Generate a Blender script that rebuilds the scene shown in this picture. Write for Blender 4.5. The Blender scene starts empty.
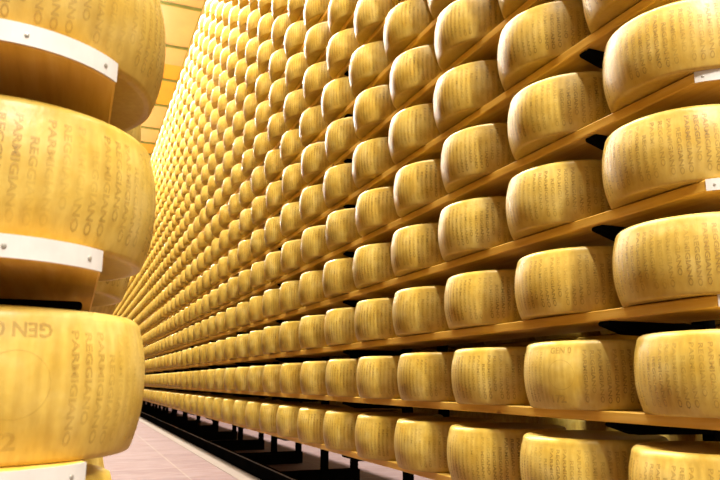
import bpy, math, random
import numpy as np
from mathutils import Matrix, Vector

random.seed(7)
rng = np.random.default_rng(7)
C = bpy.context.scene.collection
SC = bpy.context.scene

# ------------------------------------------------------------------ camera
FPX = 680.18
FWD = Vector((0.3750, 0.9045, 0.2033)).normalized()
RGT = Vector((0.9237, -0.3832, 0.0010)).normalized()
UPV = RGT.cross(FWD).normalized()
RGT = FWD.cross(UPV).normalized()
cam_data = bpy.data.cameras.new('camera')
cam_data.sensor_width = 36
cam_data.lens = FPX / 720 * 36
cam_data.clip_start = 0.02
cam_data.clip_end = 200
cam_data.dof.use_dof = True
cam_data.dof.focus_distance = 2.3
cam_data.dof.aperture_fstop = 9.0
cam = bpy.data.objects.new('camera', cam_data)
C.objects.link(cam)
cam.matrix_world = Matrix(((RGT.x, UPV.x, -FWD.x, 0), (RGT.y, UPV.y, -FWD.y, 0), (RGT.z, UPV.z, -FWD.z, 0), (0, 0, 0, 1)))
SC.camera = cam


def project(x, y, z):
    d = Vector((x, y, z))
    w = d.dot(FWD)
    return 360 + FPX * d.dot(RGT) / w, 240 - FPX * d.dot(UPV) / w, w


# ------------------------------------------------------------------ world, lights, exposure
world = bpy.data.worlds.new('world')
SC.world = world
world.use_nodes = True
world.node_tree.nodes['Background'].inputs[0].default_value = (1.0, 0.9, 0.75, 1)
world.node_tree.nodes['Background'].inputs[1].default_value = 0.25
SC.view_settings.view_transform = 'Standard'
SC.view_settings.look = 'None'
SC.view_settings.gamma = 1
SC.view_settings.use_curve_mapping = False
SC.view_settings.exposure = 0.0


def area(name, loc, size, size_y, power, rot=(0, 0, 0), color=(1, 0.93, 0.8), spread=180):
    l = bpy.data.lights.new(name, 'AREA')
    l.shape = 'RECTANGLE'
    l.size = size
    l.size_y = size_y
    l.energy = power
    l.color = color
    l.spread = math.radians(spread)
    o = bpy.data.objects.new(name, l)
    o.location = loc
    o.rotation_euler = rot
    C.objects.link(o)
    return o


area('aisle_lamp_row', (0.50, 16.5, 6.80), 0.12, 37, 7700, color=(1, 0.95, 0.86))
area('aisle_lamp_uplight', (0.50, 18, 6.82), 0.12, 34, 1000, rot=(math.pi, 0, 0), color=(1, 0.95, 0.86))
area('unseen_rear_lamp', (0.50, -3.6, 6.2), 0.12, 2.0, 1200, rot=(math.radians(30), 0, 0), color=(1, 0.95, 0.86))  # unseen lamp behind the camera, put there to brighten the near left stack
area('next_aisle_lamp_row', (3.9, 10, 6.80), 0.2, 20, 3800, color=(1, 0.95, 0.9))


# ------------------------------------------------------------------ materials
def new_mat(name):
    m = bpy.data.materials.new(name)
    m.use_nodes = True
    nt = m.node_tree
    return m, nt, nt.nodes['Principled BSDF']


def N(nt, t, **kw):
    n = nt.nodes.new(t)
    for k, v in kw.items():
        if k.startswith('_'):
            setattr(n, k[1:], v)
    return n


def math_node(nt, op, a, b=None, c=None):
    n = nt.nodes.new('ShaderNodeMath')
    n.operation = op
    for i, v in enumerate((a, b, c)):
        if v is None:
            continue
        if isinstance(v, (int, float)):
            n.inputs[i].default_value = v
        else:
            nt.links.new(v, n.inputs[i])
    return n.outputs[0]


def ramp(nt, fac, stops):
    r = nt.nodes.new('ShaderNodeValToRGB')
    el = r.color_ramp.elements
    while len(el) < len(stops):
        el.new(0.5)
    for e, (p, c) in zip(el, stops):
        e.position = p
        e.color = (*c, 1)
    nt.links.new(fac, r.inputs[0])
    return r.outputs[0]


def mixc(nt, fac, a, b, mode='MIX'):
    n = nt.nodes.new('ShaderNodeMix')
    n.data_type = 'RGBA'
    n.blend_type = mode
    for sock, v in ((n.inputs[0], fac), (n.inputs[6], a), (n.inputs[7], b)):
        if isinstance(v, (int, float)):
            sock.default_value = v
        elif isinstance(v, tuple):
            sock.default_value = (*v, 1)
        else:
            nt.links.new(v, sock)
    return n.outputs[2]


def noise(nt, vec, scale, detail=3, rough=0.55):
    n = nt.nodes.new('ShaderNodeTexNoise')
    n.inputs['Scale'].default_value = scale
    n.inputs['Detail'].default_value = detail
    n.inputs['Roughness'].default_value = rough
    nt.links.new(vec, n.inputs['Vector'])
    return n.outputs[0]


def vmul(nt, v, s):
    n = nt.nodes.new('ShaderNodeVectorMath')
    n.operation = 'MULTIPLY'
    nt.links.new(v, n.inputs[0])
    n.inputs[1].default_value = s
    return n.outputs[0]


def vadd(nt, a, b):
    n = nt.nodes.new('ShaderNodeVectorMath')
    n.operation = 'ADD'
    nt.links.new(a, n.inputs[0])
    nt.links.new(b, n.inputs[1])
    return n.outputs[0]


def rind_material(name, stripes):
    m, nt, b = new_mat(name)
    at = N(nt, 'ShaderNodeAttribute', _attribute_name='rind')
    tone = N(nt, 'ShaderNodeAttribute', _attribute_name='tone')
    info = nt.nodes.new('ShaderNodeObjectInfo')
    rnd = math_node(nt, 'FRACT', math_node(nt, 'ADD', tone.outputs['Fac'], info.outputs['Random']))
    comb = nt.nodes.new('ShaderNodeCombineXYZ')
    for i in range(3):
        nt.links.new(math_node(nt, 'MULTIPLY', rnd, 37.0 + 11 * i), comb.inputs[i])
    v = vadd(nt, at.outputs['Vector'], comb.outputs[0])
    streak = noise(nt, vmul(nt, v, (1, 1, 0.12)), 22, 3)
    blotch = noise(nt, v, 2.6, 4)
    c = ramp(nt, blotch, [(0.3, (0.45, 0.295, 0.04)), (0.52, (0.51, 0.365, 0.075)), (0.75, (0.57, 0.44, 0.14))])
    sf = ramp(nt, streak, [(0.40, (0.72, 0.65, 0.5)), (0.58, (1, 1, 1))])
    c = mixc(nt, 0.55 if stripes else 0.28, c, sf, 'MULTIPLY')
    if stripes:
        sep = nt.nodes.new('ShaderNodeSeparateXYZ')
        nt.links.new(at.outputs['Vector'], sep.inputs[0])
        ang = math_node(nt, 'ARCTAN2', sep.outputs[1], sep.outputs[0])
        s = math_node(nt, 'SINE', math_node(nt, 'MULTIPLY', ang, 34.0))
        s2 = noise(nt, vmul(nt, v, (1, 1, 1.3)), 30, 2)
        s = math_node(nt, 'MULTIPLY', math_node(nt, 'GREATER_THAN', s, 0.1), math_node(nt, 'GREATER_THAN', s2, 0.45))
        zz = sep.outputs[2]
        band = math_node(nt, 'MULTIPLY', math_node(nt, 'GREATER_THAN', zz, 0.12), math_node(nt, 'LESS_THAN', zz, 0.85))
        s = math_node(nt, 'MULTIPLY', math_node(nt, 'MULTIPLY', s, band), 0.45)
        c = mixc(nt, s, c, (0.36, 0.19, 0.035))
    if not stripes:
        sep = nt.nodes.new('ShaderNodeSeparateXYZ')
        nt.links.new(at.outputs['Vector'], sep.inputs[0])
        ang = math_node(nt, 'ARCTAN2', sep.outputs[1], sep.outputs[0])
        s = math_node(nt, 'MULTIPLY_ADD', math_node(nt, 'SINE', math_node(nt, 'MULTIPLY', ang, 68.0)), 0.5, 0.5)
        patch = math_node(nt, 'MULTIPLY', s, ramp(nt, noise(nt, v, 3.1, 2), [(0.35, (0.1,) * 3), (0.6, (1,) * 3)]))
        zz = sep.outputs[2]
        band = ramp(nt, zz, [(0.08, (0,) * 3), (0.16, (1,) * 3), (0.86, (1,) * 3), (0.92, (0,) * 3)])
        s = math_node(nt, 'MULTIPLY', math_node(nt, 'MULTIPLY', patch, band), 0.30)
        c = mixc(nt, s, c, (0.25, 0.145, 0.02))
        stain = math_node(nt, 'MULTIPLY', ramp(nt, noise(nt, vmul(nt, v, (1, 1, 0.8)), 2.2, 4), [(0.48, (0,) * 3), (0.66, (1,) * 3)]), ramp(nt, zz, [(0.1, (0,) * 3), (0.3, (1,) * 3), (0.75, (0,) * 3)]))
        c = mixc(nt, math_node(nt, 'MULTIPLY', stain, 0.45), c, (0.27, 0.16, 0.02))
    tint = ramp(nt, rnd, [(0.0, (0.80, 0.74, 0.62)), (0.5, (1, 1, 1)), (1.0, (1.0, 0.93, 0.80))])
    c = mixc(nt, 0.6, c, tint, 'MULTIPLY')
    nt.links.new(c, b.inputs['Base Color'])
    rr = ramp(nt, blotch, [(0.3, (0.36,) * 3), (0.7, (0.5,) * 3)])
    nt.links.new(rr, b.inputs['Roughness'])
    b.inputs['Specular IOR Level'].default_value = 0.33
    bp = nt.nodes.new('ShaderNodeBump')
    bp.inputs['Strength'].default_value = 0.25
    bp.inputs['Distance'].default_value = 0.002
    nt.links.new(noise(nt, vmul(nt, v, (1, 1, 0.5)), 30, 3), bp.inputs['Height'])
    nt.links.new(bp.outputs[0], b.inputs['Normal'])
    return m


def wood_material(name, c1, c2, c3):
    m, nt, b = new_mat(name)
    tc = nt.nodes.new('ShaderNodeTexCoord')
    info = nt.nodes.new('ShaderNodeObjectInfo')
    comb = nt.nodes.new('ShaderNodeCombineXYZ')
    nt.links.new(math_node(nt, 'MULTIPLY', info.outputs['Random'], 50.0), comb.inputs[1])
    v = vadd(nt, tc.outputs['Object'], comb.outputs[0])
    g = noise(nt, vmul(nt, v, (14, 0.9, 14)), 3.2, 5, 0.6)
    c = ramp(nt, g, [(0.3, c1), (0.5, c2), (0.7, c3)])
    blot = noise(nt, v, 3.5, 2)
    c = mixc(nt, 0.5, c, ramp(nt, blot, [(0.35, (0.75, 0.66, 0.55)), (0.6, (1, 1, 1))]), 'MULTIPLY')
    vo = nt.nodes.new('ShaderNodeTexVoronoi')
    vo.inputs['Scale'].default_value = 5
    nt.links.new(vmul(nt, v, (1, 0.6, 1)), vo.inputs['Vector'])
    kn = ramp(nt, vo.outputs['Distance'], [(0.03, (0.28, 0.14, 0.05)), (0.07, (1, 1, 1))])
    c = mixc(nt, 0.8, c, kn, 'MULTIPLY')
    nt.links.new(c, b.inputs['Base Color'])
    b.inputs['Roughness'].default_value = 0.5
    bp = nt.nodes.new('ShaderNodeBump')
    bp.inputs['Strength'].default_value = 0.15
    bp.inputs['Distance'].default_value = 0.002
    nt.links.new(g, bp.inputs['Height'])
    nt.links.new(bp.outputs[0], b.inputs['Normal'])
    return m


def plain(name, col, rough=0.5, metal=0.0, var=0.15, scale=6):
    m, nt, b = new_mat(name)
    tc = nt.nodes.new('ShaderNodeTexCoord')
    n = noise(nt, tc.outputs['Object'], scale, 4)
    lo = tuple(x * (1 - var) for x in col)
    hi = tuple(min(1, x * (1 + var)) for x in col)
    nt.links.new(ramp(nt, n, [(0.35, lo), (0.65, hi)]), b.inputs['Base Color'])
    b.inputs['Roughness'].default_value = rough
    b.inputs['Metallic'].default_value = metal
    return m


M_RIND = rind_material('golden_rind', False)
M_RIND_S = rind_material('golden_rind_stamped', True)
M_INK = plain('stamped_marks', (0.29, 0.17, 0.025), 0.55, var=0.25, scale=14)
M_INK_FAINT = plain('faded_stamped_marks', (0.33, 0.19, 0.025), 0.55, var=0.2, scale=14)
for _m, _lo, _hi in ((M_INK, 0.14, 0.5), (M_INK_FAINT, 0.08, 0.42)):
    _nt = _m.node_tree
    _tc = _nt.nodes.new('ShaderNodeTexCoord')
    _inf = _nt.nodes.new('ShaderNodeObjectInfo')
    _cb = _nt.nodes.new('ShaderNodeCombineXYZ')
    _nt.links.new(math_node(_nt, 'MULTIPLY', _inf.outputs['Random'], 60.0), _cb.inputs[2])
    _n = noise(_nt, vadd(_nt, _tc.outputs['Object'], _cb.outputs[0]), 9, 3)
    _nt.links.new(ramp(_nt, _n, [(0.38, (_lo,) * 3), (0.64, (_hi,) * 3)]), _nt.nodes['Principled BSDF'].inputs['Alpha'])
M_WOOD = wood_material('spruce_board', (0.62, 0.35, 0.04), (0.74, 0.46, 0.07), (0.80, 0.55, 0.13))
M_STRIP = plain('brushed_aluminium', (0.50, 0.49, 0.46), 0.5, 0.0, var=0.06, scale=20)
M_SCREW = plain('screw_steel', (0.35, 0.34, 0.30), 0.35, 0.6)
M_STEEL = plain('dark_painted_steel', (0.004, 0.004, 0.004), 0.6, 0.0, var=0.3)
M_STEEL.node_tree.nodes['Principled BSDF'].inputs['Specular IOR Level'].default_value = 0.0
M_RAIL_HIGHLIGHT = plain('rail_highlight_grey', (0.05, 0.045, 0.035), 0.5)  # lighter grey that paints a highlight on the black rail's top edge
M_BEAM = plain('green_painted_beam', (0.16, 0.19, 0.06), 0.5)
M_CEIL_A = plain('cream_ceiling', (0.50, 0.345, 0.27), 0.7, var=0.03, scale=2)
M_CEIL_B = plain('orange_ceiling', (0.55, 0.28, 0.05), 0.7, var=0.03, scale=2)
M_WALL = plain('warm_wall', (0.35, 0.29, 0.20), 0.8, var=0.05, scale=1)


def floor_material():
    m, nt, b = new_mat('terracotta_pink_tiles')
    tc = nt.nodes.new('ShaderNodeTexCoord')
    v = tc.outputs['Object']
    br = nt.nodes.new('ShaderNodeTexBrick')
    br.offset = 0.0
    br.inputs['Scale'].default_value = 1.0
    br.inputs['Mortar Size'].default_value = 0.006
    br.inputs['Brick Width'].default_value = 0.62
    br.inputs['Row Height'].default_value = 0.31
    br.inputs['Color1'].default_value = (0.118, 0.073, 0.067, 1)
    br.inputs['Color2'].default_value = (0.14, 0.093, 0.086, 1)
    br.inputs['Mortar'].default_value = (0.17, 0.135, 0.105, 1)
    mp = nt.nodes.new('ShaderNodeMapping')
    mp.inputs['Location'].default_value = (0.31, 0, 0)
    nt.links.new(v, mp.inputs[0])
    nt.links.new(mp.outputs[0], br.inputs['Vector'])
    n = noise(nt, vmul(nt, v, (2.5, 9, 1)), 2.2, 4)
    c = mixc(nt, 0.8, br.outputs['Color'], ramp(nt, n, [(0.35, (0.78, 0.60, 0.56)), (0.6, (1, 1, 1))]), 'MULTIPLY')
    nt.links.new(c, b.inputs['Base Color'])
    b.inputs['Roughness'].default_value = 0.7
    b.inputs['Specular IOR Level'].default_value = 0.15
    return m


M_FLOOR = floor_material()


# ------------------------------------------------------------------ mesh helpers
def mesh_obj(name, verts, faces, mat, parent=None, smooth=False):
    me = bpy.data.meshes.new(name)
    me.from_pydata([tuple(v) for v in verts], [], faces)
    me.validate()
    me.materials.append(mat)
    if smooth:
        me.polygons.foreach_set('use_smooth', [True] * len(me.polygons))
    o = bpy.data.objects.new(name, me)
    C.objects.link(o)
    if parent:
        o.parent = parent
    return o


class MB:
    def __init__(self):
        self.v, self.f = [], []

    def add(self, v, f):
        n = len(self.v)
        self.v += v
        self.f += [tuple(i + n for i in q) for q in f]

    def box(self, x0, x1, y0, y1, z0, z1, b=0.0):
        """box with bevelled vertical-section edges (b > 0 chamfers the four long edges along the longest axis)"""
        ax = max(range(3), key=lambda i: (x1 - x0, y1 - y0, z1 - z0)[i])
        lo, hi = (x0, y0, z0), (x1, y1, z1)
        i, j = [(1, 2), (2, 0), (0, 1)][ax]
        if b <= 0:
            sec = [(lo[i], lo[j]), (hi[i], lo[j]), (hi[i], hi[j]), (lo[i], hi[j])]
        else:
            sec = [(lo[i] + b, lo[j]), (hi[i] - b, lo[j]), (hi[i], lo[j] + b), (hi[i], hi[j] - b),
                   (hi[i] - b, hi[j]), (lo[i] + b, hi[j]), (lo[i], hi[j] - b), (lo[i], lo[j] + b)]
        vs = []
        for a in (lo[ax], hi[ax]):
            for p, q in sec:
                w = [0, 0, 0]
                w[ax], w[i], w[j] = a, p, q
                vs.append(tuple(w))
        n = len(sec)
        fs = [(k, (k + 1) % n, n + (k + 1) % n, n + k) for k in range(n)]
        fs += [tuple(reversed(range(n))), tuple(range(n, 2 * n))]
        self.add(vs, fs)

    def prism(self, outline, z0, z1):
        n = len(outline)
        self.add([(x, y, z0) for x, y in outline] + [(x, y, z1) for x, y in outline],
                 [(k, (k + 1) % n, n + (k + 1) % n, n + k) for k in range(n)] + [tuple(reversed(range(n))), tuple(range(n, 2 * n))])

    def build(self, name, mat, parent=None, smooth=False):
        return mesh_obj(name, self.v, self.f, mat, parent, smooth)


def tag(o, label=None, cat=None, group=None, kind=None):
    if label:
        o['label'] = label
    if cat:
        o['category'] = cat
    if group:
        o['group'] = group
    if kind:
        o['kind'] = kind
    return o


def empty(name, loc):
    o = bpy.data.objects.new(name, None)
    o.location = loc
    o.empty_display_size = 0.1
    C.objects.link(o)
    return o


ORD = ['', 'first', 'second', 'third', 'fourth', 'fifth', 'sixth', 'seventh', 'eighth', 'ninth', 'tenth', 'eleventh', 'twelfth',
       'thirteenth', 'fourteenth', 'fifteenth', 'sixteenth', 'seventeenth', 'eighteenth', 'nineteenth', 'twentieth']


def ordinal(n):
    if n <= 20:
        return ORD[n]
    tens = {2: 'twent', 3: 'thirt', 4: 'fort', 5: 'fift', 6: 'sixt', 7: 'sevent'}[n // 10]
    return tens + 'ieth' if n % 10 == 0 else tens + 'y-' + ORD[n % 10]


# ------------------------------------------------------------------ layout
PITCH = 0.47
R, H, K = 0.2291, 0.2005, 0.9228
ROWS, COLS = 20, 72
D = 1.5341                      # wheel centres of the right rack's aisle face
Z0, DZ = -0.3638, 0.2826        # top of the lowest board, level spacing
Y0 = 1.3157
LX, LY, LZ0, LDZ = -0.1207, 1.18, -0.1048 - 0.2823, 0.2823
T = 0.030                       # board thickness
ZF = -0.76                      # floor
ZC = 7.0                       # ceiling
REAR = D + 0.776
LREAR = LX - 0.776
ROW_OFF = {1: -0.0137, 2: -0.057, 3: -0.018, 4: 0.0082, 5: -0.0232, 6: 0.0257, 7: 0.0071, 8: 0.0708}
for i in range(9, ROWS + 1):
    ROW_OFF[i] = random.uniform(-0.03, 0.06)
YEND = Y0 + PITCH * COLS + 0.2

# ------------------------------------------------------------------ setting
m = MB()
m.box(-6, 9, -6, 40, ZF - 0.1, ZF)
tag(m.build('floor', M_FLOOR), kind='structure')
kerb = MB()
kerb.box(1.27, 1.425, 0.6, YEND, ZF, ZF + 0.003)
M_KERB = plain('cream_floor_border', (0.15, 0.118, 0.092), 0.7, var=0.05)
M_KERB.node_tree.nodes['Principled BSDF'].inputs['Specular IOR Level'].default_value = 0.15
tag(kerb.build('trim_1', M_KERB), kind='structure')
# ceiling: cream and orange panels between beams
beams = [10.45, 12.17, 13.87, 15.61, 17.23, 19.02, 20.3, 21.37, 23.0]
edges = [-6.0] + beams + [40.0]
ceil_a, ceil_b = MB(), MB()
spans = [(-6.0, 14.8, 0), (14.8, 17.23, 1), (17.23, 20.3, 0), (20.3, 21.37, 1), (21.37, 26.3, 0), (26.3, 30, 1), (30, 40, 0)]
for a, b, k in spans:
    (ceil_b if k else ceil_a).box(-6, 9, a, b, ZC, ZC + 0.1)
tag(ceil_a.build('ceiling', M_CEIL_A), kind='structure')
tag(ceil_b.build('ceiling_orange', M_CEIL_B), kind='structure')
for k, y in enumerate(beams):
    b = MB()
    b.box(-6, 1.74, y - 0.022, y + 0.022, ZC - 0.05, ZC)
    tag(b.build('trim_%d' % (k + 2), M_BEAM), kind='structure')
b = MB()
b.box(1.74, 1.755, -6, 40, ZC - 0.015, ZC)
tag(b.build('trim_40', M_BEAM), kind='structure')
for nm, bx in (('wall_far', (-6, 9, 40, 40.2)), ('wall_near', (-6, 9, -6.2, -6)), ('wall_left', (-6.2, -6, -6, 40)), ('wall_right', (9, 9.2, -6, 40))):
    w = MB()
    w.box(*bx, ZF, ZC)
    tag(w.build(nm, M_WALL), kind='structure')


# ------------------------------------------------------------------ wheels
def barrel_r(z):
    t = 2 * z / H - 1
    return R * (K + (1 - K) * (1 - abs(t) ** 2.2))


def wheel_profile(levels):
    """radius, height pairs: sharp foot, softly rounded shoulder"""
    fine = levels > 6
    p = [(0.0, 0.004), (R * K - 0.03, 0.003), (R * K - 0.014, 0.0)]
    e, t = 0.008, 0.020
    for a in ([0.0, 0.5, 1.0] if fine else [0.5]):
        ang = math.radians(90 * a)
        p.append((barrel_r(e) - e * (1 - math.sin(ang)), e * (1 - math.cos(ang))))
    for i in range(1, levels):
        z = e + (H - e - t) * i / levels
        p.append((barrel_r(z), z))
    for a in ([1.0, 0.8, 0.6, 0.4, 0.2, 0.0] if fine else [1.0, 0.6, 0.0]):
        ang = math.radians(90 * a)
        p.append((barrel_r(H - t) - t * (1 - math.sin(ang)), H - t * (1 - math.cos(ang))))
    p += [(R * K - 0.045, H - 0.003), (0.0, H - 0.004)]
    return p


def lathe(profile, seg):
    vs, fs = [], []
    for r, z in profile[1:-1]:
        for k in range(seg):
            a = 2 * math.pi * k / seg
            vs.append((r * math.cos(a), r * math.sin(a), z))
    n = len(profile) - 2
    for i in range(n - 1):
        for k in range(seg):
            k2 = (k + 1) % seg
            fs.append((i * seg + k, i * seg + k2, (i + 1) * seg + k2, (i + 1) * seg + k))
    c0 = len(vs)
    vs.append((0, 0, profile[0][1]))
    vs.append((0, 0, profile[-1][1]))
    for k in range(seg):
        k2 = (k + 1) % seg
        fs.append((c0, k2, k))
        fs.append((c0 + 1, (n - 1) * seg + k, (n - 1) * seg + k2))
    return vs, fs


def add_rind_attr(me, coords):
    a = me.attributes.new('rind', 'FLOAT_VECTOR', 'POINT')
    c = coords.copy()
    rr = np.maximum(np.hypot(c[:, 0], c[:, 1]), 1e-6)
    out = np.stack([c[:, 0] / R, c[:, 1] / R, c[:, 2] / H], 1)
    a.data.foreach_set('vector', out.astype(np.float32).ravel())


vs, fs = lathe(wheel_profile(14), 72)
wheel_me = bpy.data.meshes.new('cheese_wheel')
wheel_me.from_pydata(vs, [], fs)
wheel_me.materials.append(M_RIND)
wheel_me.polygons.foreach_set('use_smooth', [True] * len(wheel_me.polygons))
add_rind_attr(wheel_me, np.array(vs))


# lettering: real glyphs wrapped on the barrel
def glyphs(text, size, spacing=1.0):
    cu = bpy.data.curves.new('glyphs', 'FONT')
    cu.body = text
    cu.size = size
    cu.space_character = spacing
    cu.resolution_u = 2
    cu.offset = size * 0.03
    cu.align_x = 'CENTER'
    cu.align_y = 'CENTER'
    o = bpy.data.objects.new('glyphs', cu)
    C.objects.link(o)
    bpy.context.view_layer.update()
    dg = bpy.context.evaluated_depsgraph_get()
    me = bpy.data.meshes.new_from_object(o.evaluated_get(dg))
    v = [(q.co.x, q.co.y) for q in me.vertices]
    f = [tuple(p.vertices) for p in me.polygons]
    bpy.data.meshes.remove(me)
    bpy.data.objects.remove(o)
    bpy.data.curves.remove(cu)
    return v, f


def fit_w(g, w):
    v, f = g
    x0, x1 = min(p[0] for p in v), max(p[0] for p in v)
    k = w / (x1 - x0)
    return [((p[0] - (x0 + x1) / 2) * k, p[1]) for p in v], f


G_LONG = fit_w(glyphs('PARMIGIANO', 0.015), 0.150)
G_SHORT = fit_w(glyphs('REGGIANO', 0.015), 0.122)


def wrap(mb, g, ang, zc, rot):
    """glyph plane -> barrel: rot in degrees turns the text in the surface; seen from outside u runs right, v up"""
    c, s = math.cos(math.radians(rot)), math.sin(math.radians(rot))
    vs = []
    for x, y in g[0]:
        u, v = x * c - y * s, x * s + y * c
        z = zc + v
        r = barrel_r(min(max(z, 0.004), H - 0.004)) + 0.0009
        a = ang + u / R
        vs.append((r * math.cos(a), r * math.sin(a), z))
    mb.add(vs, g[1])


def ring(rad, w, n=56):
    v = []
    for k in range(n):
        a = 2 * math.pi * k / n
        v += [(rad * math.cos(a), rad * math.sin(a)), ((rad + w) * math.cos(a), (rad + w) * math.sin(a))]
    f = [(2 * k, 2 * k + 1, (2 * k + 3) % (2 * n), (2 * k + 2) % (2 * n)) for k in range(n)]
    return v, f


def lettering_mesh(name, flip, ink):
    mb = MB()
    ncol = 68
    gap = math.radians(17)
    for k in range(ncol):
        a = 2 * math.pi * (k + 0.5) / ncol
        aa = (a + math.pi) % (2 * math.pi) - math.pi
        if abs(aa) < gap:
            continue
        if k % 2:
            wrap(mb, G_LONG, a, H / 2 - 0.004, -90)
        else:
            wrap(mb, G_SHORT, a, H / 2 - 0.006 + 0.014 * (-1) ** (k // 2), -90)
    f = 180 if flip else 0
    wrap(mb, ring(0.042, 0.0013), 0, H / 2, 0)
    wrap(mb, fit_w(glyphs('GEN 0', 0.026), 0.072), 0.03 if flip else 0, H / 2 + 0.070, f)
    wrap(mb, fit_w(glyphs('172', 0.030), 0.048), -0.014 / R, H / 2 - 0.070, 0)
    me = bpy.data.meshes.new(name)
    me.from_pydata(mb.v, [], mb.f)
    me.materials.append(ink)
    return me


letter_me = lettering_mesh('stamped_lettering', False, M_INK)
letter_me_near = lettering_mesh('stamped_lettering_faded', False, M_INK_FAINT)
letter_me_flip = lettering_mesh('stamped_lettering_inverted', True, M_INK_FAINT)


def make_wheel(x, y, z, rz, label, group, flip=False):
    w = bpy.data.objects.new('cheese_wheel', wheel_me)
    w.location = (x, y, z)
    w.rotation_euler = (0, 0, rz)
    C.objects.link(w)
    l = bpy.data.objects.new('stamped_lettering', letter_me_flip if flip else letter_me_near if x < 0.5 else letter_me)
    l.parent = w
    C.objects.link(l)
    tag(w, label, 'cheese wheel', group)
    return w


def silhouette(cx, cy, zm):
    d = math.hypot(cx, cy)
    a = math.atan2(cx, cy)
    b = math.asin(R / d)
    L = math.sqrt(d * d - R * R)
    out = []
    for s in (-1, 1):
        t = a + s * b
        p = project(L * math.sin(t), L * math.cos(t), zm)
        out.append(p)
    return out


cells = []
for r_ in range(1, ROWS + 1):
    prev = None
    seen = 0
    zb = Z0 + (r_ - 1) * DZ
    for c_ in range(COLS):
        jx = random.uniform(-0.004, 0.004)
        jy = random.uniform(-0.005, 0.005)
        if r_ == 1 and c_ in (0, 1):
            jy = 0
        x, y = D + jx, Y0 + PITCH * c_ + ROW_OFF[r_] + jy
        (xl, yl, dl), (xr, yr, dr) = silhouette(x, y, zb + H / 2)
        right = min(xr, prev) if prev is not None else xr
        prev = xl
        hh = FPX * H / dl
        wpx = max(0, min(right, 720) - max(xl, 108))
        hpx = max(0, min(yl + hh / 2, 480) - max(yl - hh / 2, 0))
        area_px = wpx * hpx
        if wpx > 5 and hpx > 3:
            seen += 1
            nth = seen
        else:
            nth = 0
        cells.append((area_px, r_, c_, x, y, zb, nth))

NEAR_INDIV = 294
order = sorted(range(len(cells)), key=lambda i: -cells[i][0])
chosen = set(order[:NEAR_INDIV])
SHELF = {1: 'lowest shelf'}
stuff = []
for i, (ap, r_, c_, x, y, z, nth) in enumerate(cells):
    if i in chosen and nth:
        shelf = 'lowest shelf' if r_ == 1 else ORD[r_] + ' shelf up'
        side = 'at the photo\'s right edge' if nth == 1 else ordinal(nth) + " from the photo's right edge"
        look = 'golden cheese wheel'
        if (r_, c_) == (2, 1):
            look = 'cheese wheel with round crest'
        rz = random.uniform(math.radians(60), math.radians(-200))
        if (r_, c_) == (2, 1):
            rz = math.radians(201)
        elif abs(((rz - math.radians(215)) + math.pi) % (2 * math.pi) - math.pi) < 1.3:
            rz += math.pi * 0.8
        make_wheel(x, y, z, rz, '%s on the %s, %s' % (look, shelf, side), 'cheese wheels on the right rack')
    else:
        stuff.append((x, y, z))

# left rack, the near end
LL = {2: 'large near cheese wheel with GEN stamp, lowest of the left stack',
      3: 'large near cheese wheel in the middle of the left stack',
      4: 'large near cheese wheel at the top of the left stack'}
LB = {2: 'cheese wheel behind the lowest near wheel of the left stack',
      3: 'cheese wheel glimpsed behind the middle near wheel of the left stack',
      4: 'cheese wheel glimpsed behind the top near wheel of the left stack'}
LROT = {2: math.radians(-90 + 14), 3: math.radians(100), 4: math.radians(60)}
for r_ in (2, 3, 4):
    make_wheel(LX, LY, LZ0 + (r_ - 1) * LDZ, LROT[r_], LL[r_], 'near cheese wheels on the left rack', flip=(r_ == 2))
    make_wheel(LX, LY + PITCH, LZ0 + (r_ - 1) * LDZ, 1.0 + r_, LB[r_], 'near cheese wheels on the left rack')
for r_ in range(1, ROWS + 1):
    for c_ in range(COLS):
        if not (r_ in (2, 3, 4) and c_ < 2):
            stuff.append((LX, LY + PITCH * c_ + random.uniform(-.004, .004), LZ0 + (r_ - 1) * LDZ))
        stuff.append((LREAR, LY + PITCH * c_, LZ0 + (r_ - 1) * LDZ))
        stuff.append((REAR, Y0 + PITCH * c_, Z0 + (r_ - 1) * DZ))

bv, bf = lathe(wheel_profile(5), 26)
bv = np.array(bv)
n1 = len(bv)
S = np.array(stuff)
ns = len(S)
rot = rng.uniform(0, 2 * math.pi, ns)
cr, sr = np.cos(rot)[:, None], np.sin(rot)[:, None]
vx = bv[:, 0][None] * cr - bv[:, 1][None] * sr + S[:, 0:1]
vy = bv[:, 0][None] * sr + bv[:, 1][None] * cr + S[:, 1:2]
vz = bv[:, 2][None] + S[:, 2:3]
allv = np.stack([vx, vy, vz], -1).reshape(-1, 3).astype(np.float32)
sizes = np.array([len(f) for f in bf])
flat = np.concatenate([np.array(f) for f in bf])
loops = (flat[None] + (np.arange(ns) * n1)[:, None]).ravel().astype(np.int32)
tot = np.tile(sizes, ns)
start = np.concatenate([[0], np.cumsum(tot)[:-1]]).astype(np.int32)
me = bpy.data.meshes.new('cheese_wheels')
me.vertices.add(len(allv))
me.vertices.foreach_set('co', allv.ravel())
me.loops.add(len(loops))
me.loops.foreach_set('vertex_index', loops)
me.polygons.add(len(tot))
me.polygons.foreach_set('loop_start', start)
me.polygons.foreach_set('loop_total', tot.astype(np.int32))
me.polygons.foreach_set('use_smooth', np.ones(len(tot), dtype=bool))
me.update(calc_edges=True)
me.materials.append(M_RIND_S)
add_rind_attr(me, np.tile(bv, (ns, 1)))
ta = me.attributes.new('tone', 'FLOAT', 'POINT')
ta.data.foreach_set('value', np.repeat(rng.uniform(0, 1, ns), n1).astype(np.float32))
o = bpy.data.objects.new('cheese_wheels', me)
C.objects.link(o)
tag(o, 'distant golden cheese wheels filling the racks farther down the aisle', 'cheese wheels', kind='stuff')


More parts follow.
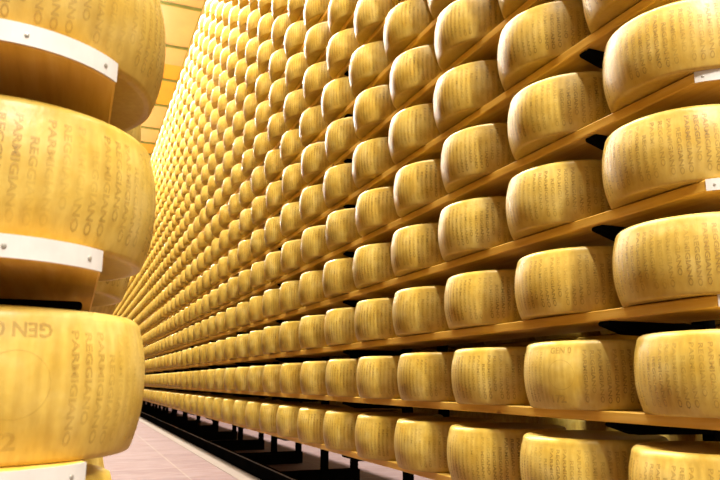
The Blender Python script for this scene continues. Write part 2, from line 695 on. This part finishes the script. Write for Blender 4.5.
# ------------------------------------------------------------------ boards
HW = 0.141
AR = 0.175


def board_outline(yc, yend, HW):
    pts = [(HW, yend), (-HW, yend), (-HW, yc + 0.05)]
    a0 = math.acos(HW / AR)
    n = 22
    for k in range(n + 1):
        a = math.pi + a0 + (math.pi - 2 * a0) * k / n
        pts.append((AR * math.cos(a), yc + AR * math.sin(a)))
    pts.append((HW, yc + 0.05))
    return pts[::-1]


def board_meshes(yc, yend, HW):
    """board, end strip and screws with the rack's face line as x = 0"""
    out = board_outline(yc, yend, HW)
    n = len(out)
    ch = 0.003
    vs = []
    cx = [(x * (1 - ch / HW), y + (ch if y < yc + 0.04 else 0)) for x, y in out]
    for ring_, z in ((cx, -T), (out, -T + ch), (out, -ch), (cx, 0.0)):
        vs += [(x, y, z) for x, y in ring_]
    fs = []
    for l in range(3):
        fs += [(l * n + k, l * n + (k + 1) % n, (l + 1) * n + (k + 1) % n, (l + 1) * n + k) for k in range(n)]
    fs += [tuple(range(n))[::-1], tuple(range(3 * n, 4 * n))]
    bm_ = bpy.data.meshes.new('shelf_board')
    bm_.from_pydata(vs, [], [f[::-1] for f in fs])
    bm_.materials.append(M_WOOD)
    # strip
    a0 = math.acos(HW / AR) + 0.01
    vs, fs = [], []
    ns_ = 28
    for k in range(ns_ + 1):
        a = math.pi + a0 + (math.pi - 2 * a0) * k / ns_
        for rr, z in ((AR + 0.0003, -T + .001), (AR + 0.0025, -T + .001), (AR + 0.0025, 0.0005), (AR + 0.0003, 0.0005)):
            vs.append((rr * math.cos(a), yc + rr * math.sin(a), z))
    for k in range(ns_):
        for q in range(4):
            fs.append((4 * k + q, 4 * k + (q + 1) % 4, 4 * k + 4 + (q + 1) % 4, 4 * k + 4 + q))
    fs += [(0, 3, 2, 1), (4 * ns_, 4 * ns_ + 1, 4 * ns_ + 2, 4 * ns_ + 3)]
    st = bpy.data.meshes.new('end_strip')
    st.from_pydata(vs, [], fs)
    st.materials.append(M_STRIP)
    return bm_, st


def screw_mesh(yc, dx):
    a = -math.acos(dx / AR)
    nrm = Vector((math.cos(a), math.sin(a), 0))
    tan = Vector((-math.sin(a), math.cos(a), 0))
    c = Vector((AR * math.cos(a), yc + AR * math.sin(a), -T / 2)) + nrm * 0.0025
    vs, fs = [], []
    for rr, h in ((0.0034, 0.0), (0.0029, 0.0012), (0.001, 0.0015)):
        for k in range(12):
            t = 2 * math.pi * k / 12
            vs.append(tuple(c + tan * rr * math.cos(t) + Vector((0, 0, 1)) * rr * math.sin(t) + nrm * h))
    for l in range(2):
        fs += [(l * 12 + k, l * 12 + (k + 1) % 12, l * 12 + 12 + (k + 1) % 12, l * 12 + 12 + k) for k in range(12)]
    fs.append(tuple(range(24, 36)))
    me_ = bpy.data.meshes.new('screw')
    me_.from_pydata(vs, [], fs)
    me_.materials.append(M_SCREW)
    return me_


def boards(x, z0, dz, yc, face, group, hw=HW, rows=ROWS):
    bm_, st = board_meshes(yc, YEND, hw)
    scr = [screw_mesh(yc, d) for d in (-0.128, -0.03, 0.03, 0.128)]
    for r_ in range(1, rows + 1):
        o = bpy.data.objects.new('shelf_board', bm_)
        o.location = (x, 0, z0 + (r_ - 1) * dz)
        C.objects.link(o)
        lv = 'lowest level' if r_ == 1 else 'top level' if r_ == rows else ORD[r_] + ' level up'
        tag(o, 'long pale wooden shelf board %s, %s' % (face, lv), 'shelf board', group)
        s_ = bpy.data.objects.new('end_strip', st)
        s_.parent = o
        s_['label'] = 'white metal strip round the board end'
        C.objects.link(s_)
        for me_ in scr:
            q = bpy.data.objects.new('screw', me_)
            q.parent = s_
            C.objects.link(q)


boards(D, Z0, DZ, 1.26, 'under wheels on the right rack', 'shelf boards of the right rack')
boards(REAR, Z0, DZ, 1.26, 'on the far side of the right rack', 'rear shelf boards of the right rack')
boards(LX, LZ0, LDZ, 1.10, 'with strip on the near left rack', 'shelf boards of the left rack', hw=0.146)
boards(LREAR, LZ0, LDZ, 1.10, 'on the far side of the left rack', 'rear shelf boards of the left rack')


# ------------------------------------------------------------------ steel racks
def arm_mesh(x_post, x_tip):
    """cantilever arm below a board, round nosed at the tip; top at z = 0, at y = 0"""
    mb = MB()
    s = 1 if x_tip > x_post else -1
    w, hh = 0.02, 0.014
    pts = [(x_post, 0), (x_tip - s * hh / 2, 0)]
    for k in range(1, 8):
        a = math.pi / 2 - math.pi * k / 8
        pts.append((x_tip - s * hh / 2 + s * hh / 2 * math.cos(a), -hh / 2 + hh / 2 * math.sin(a)))
    pts += [(x_tip - s * hh / 2, -hh), (x_tip - s * 0.08, -0.036), (x_post, -0.042)]
    n = len(pts)
    mb.add([(x, -w, z) for x, z in pts] + [(x, w, z) for x, z in pts],
           [(k, (k + 1) % n, n + (k + 1) % n, n + k) for k in range(n)] + [tuple(range(n))[::-1], tuple(range(n, 2 * n))])
    return mb


def rack(name, label, face_x, rear_x, z0, dz, frames, sgn):
    """sgn = +1 when the aisle lies at smaller x than the posts"""
    root = empty(name, ((face_x + rear_x) / 2, frames[0], ZF))
    tag(root, label, 'storage rack')
    off = Vector(root.location)
    px1, px2 = face_x + sgn * 0.268, rear_x - sgn * 0.268
    xr, xb = face_x - sgn * 0.105, face_x + sgn * 0.536

    def put(mb, nm):
        v = [(a - off.x, b - off.y, c - off.z) for a, b, c in mb.v]
        return mesh_obj(nm, v, mb.f, M_STEEL, root)
    mb = MB()
    mb.box(min(xr, xr + sgn * 0.045), max(xr, xr + sgn * 0.045), frames[0] - 0.4, YEND, ZF + 0.004, -0.65, 0.004)
    rail = put(mb, 'base_rail')
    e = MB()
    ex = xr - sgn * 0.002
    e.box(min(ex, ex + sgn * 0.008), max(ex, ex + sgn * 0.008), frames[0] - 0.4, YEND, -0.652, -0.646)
    highlight = mesh_obj('rail_highlight', [(a - off.x, b - off.y, c - off.z) for a, b, c in e.v], e.f, M_RAIL_HIGHLIGHT, rail)  # thin strip standing in for the highlight line along the rail
    highlight['label'] = 'thin grey highlight line painted along the black floor rail'
    rest = MB()
    top = z0 + (ROWS - 1) * dz
    for i, y in enumerate(frames):
        b_ = MB()
        b_.box(min(xr + sgn * 0.046, xb), max(xr + sgn * 0.046, xb), y - 0.05, y + 0.05, ZF + 0.004, -0.652, 0.004)
        put(b_, 'base_beam')
        for px in (px1, px2):
            u = MB()
            u.box(px - 0.025, px + 0.025, y - 0.025, y + 0.025, -0.65, top, 0.003)
            put(u, 'upright')
        for r_ in range(1, ROWS + 1):
            for px, tip in ((px1, face_x - sgn * 0.128), (px2, rear_x + sgn * 0.128)):
                a = arm_mesh(px + (-sgn * 0.0255 if px == px1 else sgn * 0.0255), tip)
                zz = z0 + (r_ - 1) * dz - T - 0.0005
                v = [(q[0], q[1] + y, q[2] + zz) for q in a.v]
                if i < 4 and r_ <= 12 and px == px1:
                    m2 = MB()
                    m2.add(v, a.f)
                    put(m2, 'arm')
                else:
                    rest.add(v, a.f)
    o = put(rest, 'arm')
    o['kind'] = 'stuff'
    return root


fr = [1.555, 3.63] + [5.04 + 1.41 * k for k in range(21)]
rack('steel_rack', 'black steel rack of uprights, arms and floor rail carrying the right wall of wheels', D, REAR, Z0, DZ, fr, 1)
rack('steel_rack', 'dark steel rack carrying the near left stack of wheels', LX, LREAR, LZ0, LDZ,
     [1.415] + [1.415 + 1.41 * k for k in range(1, 23)], -1)
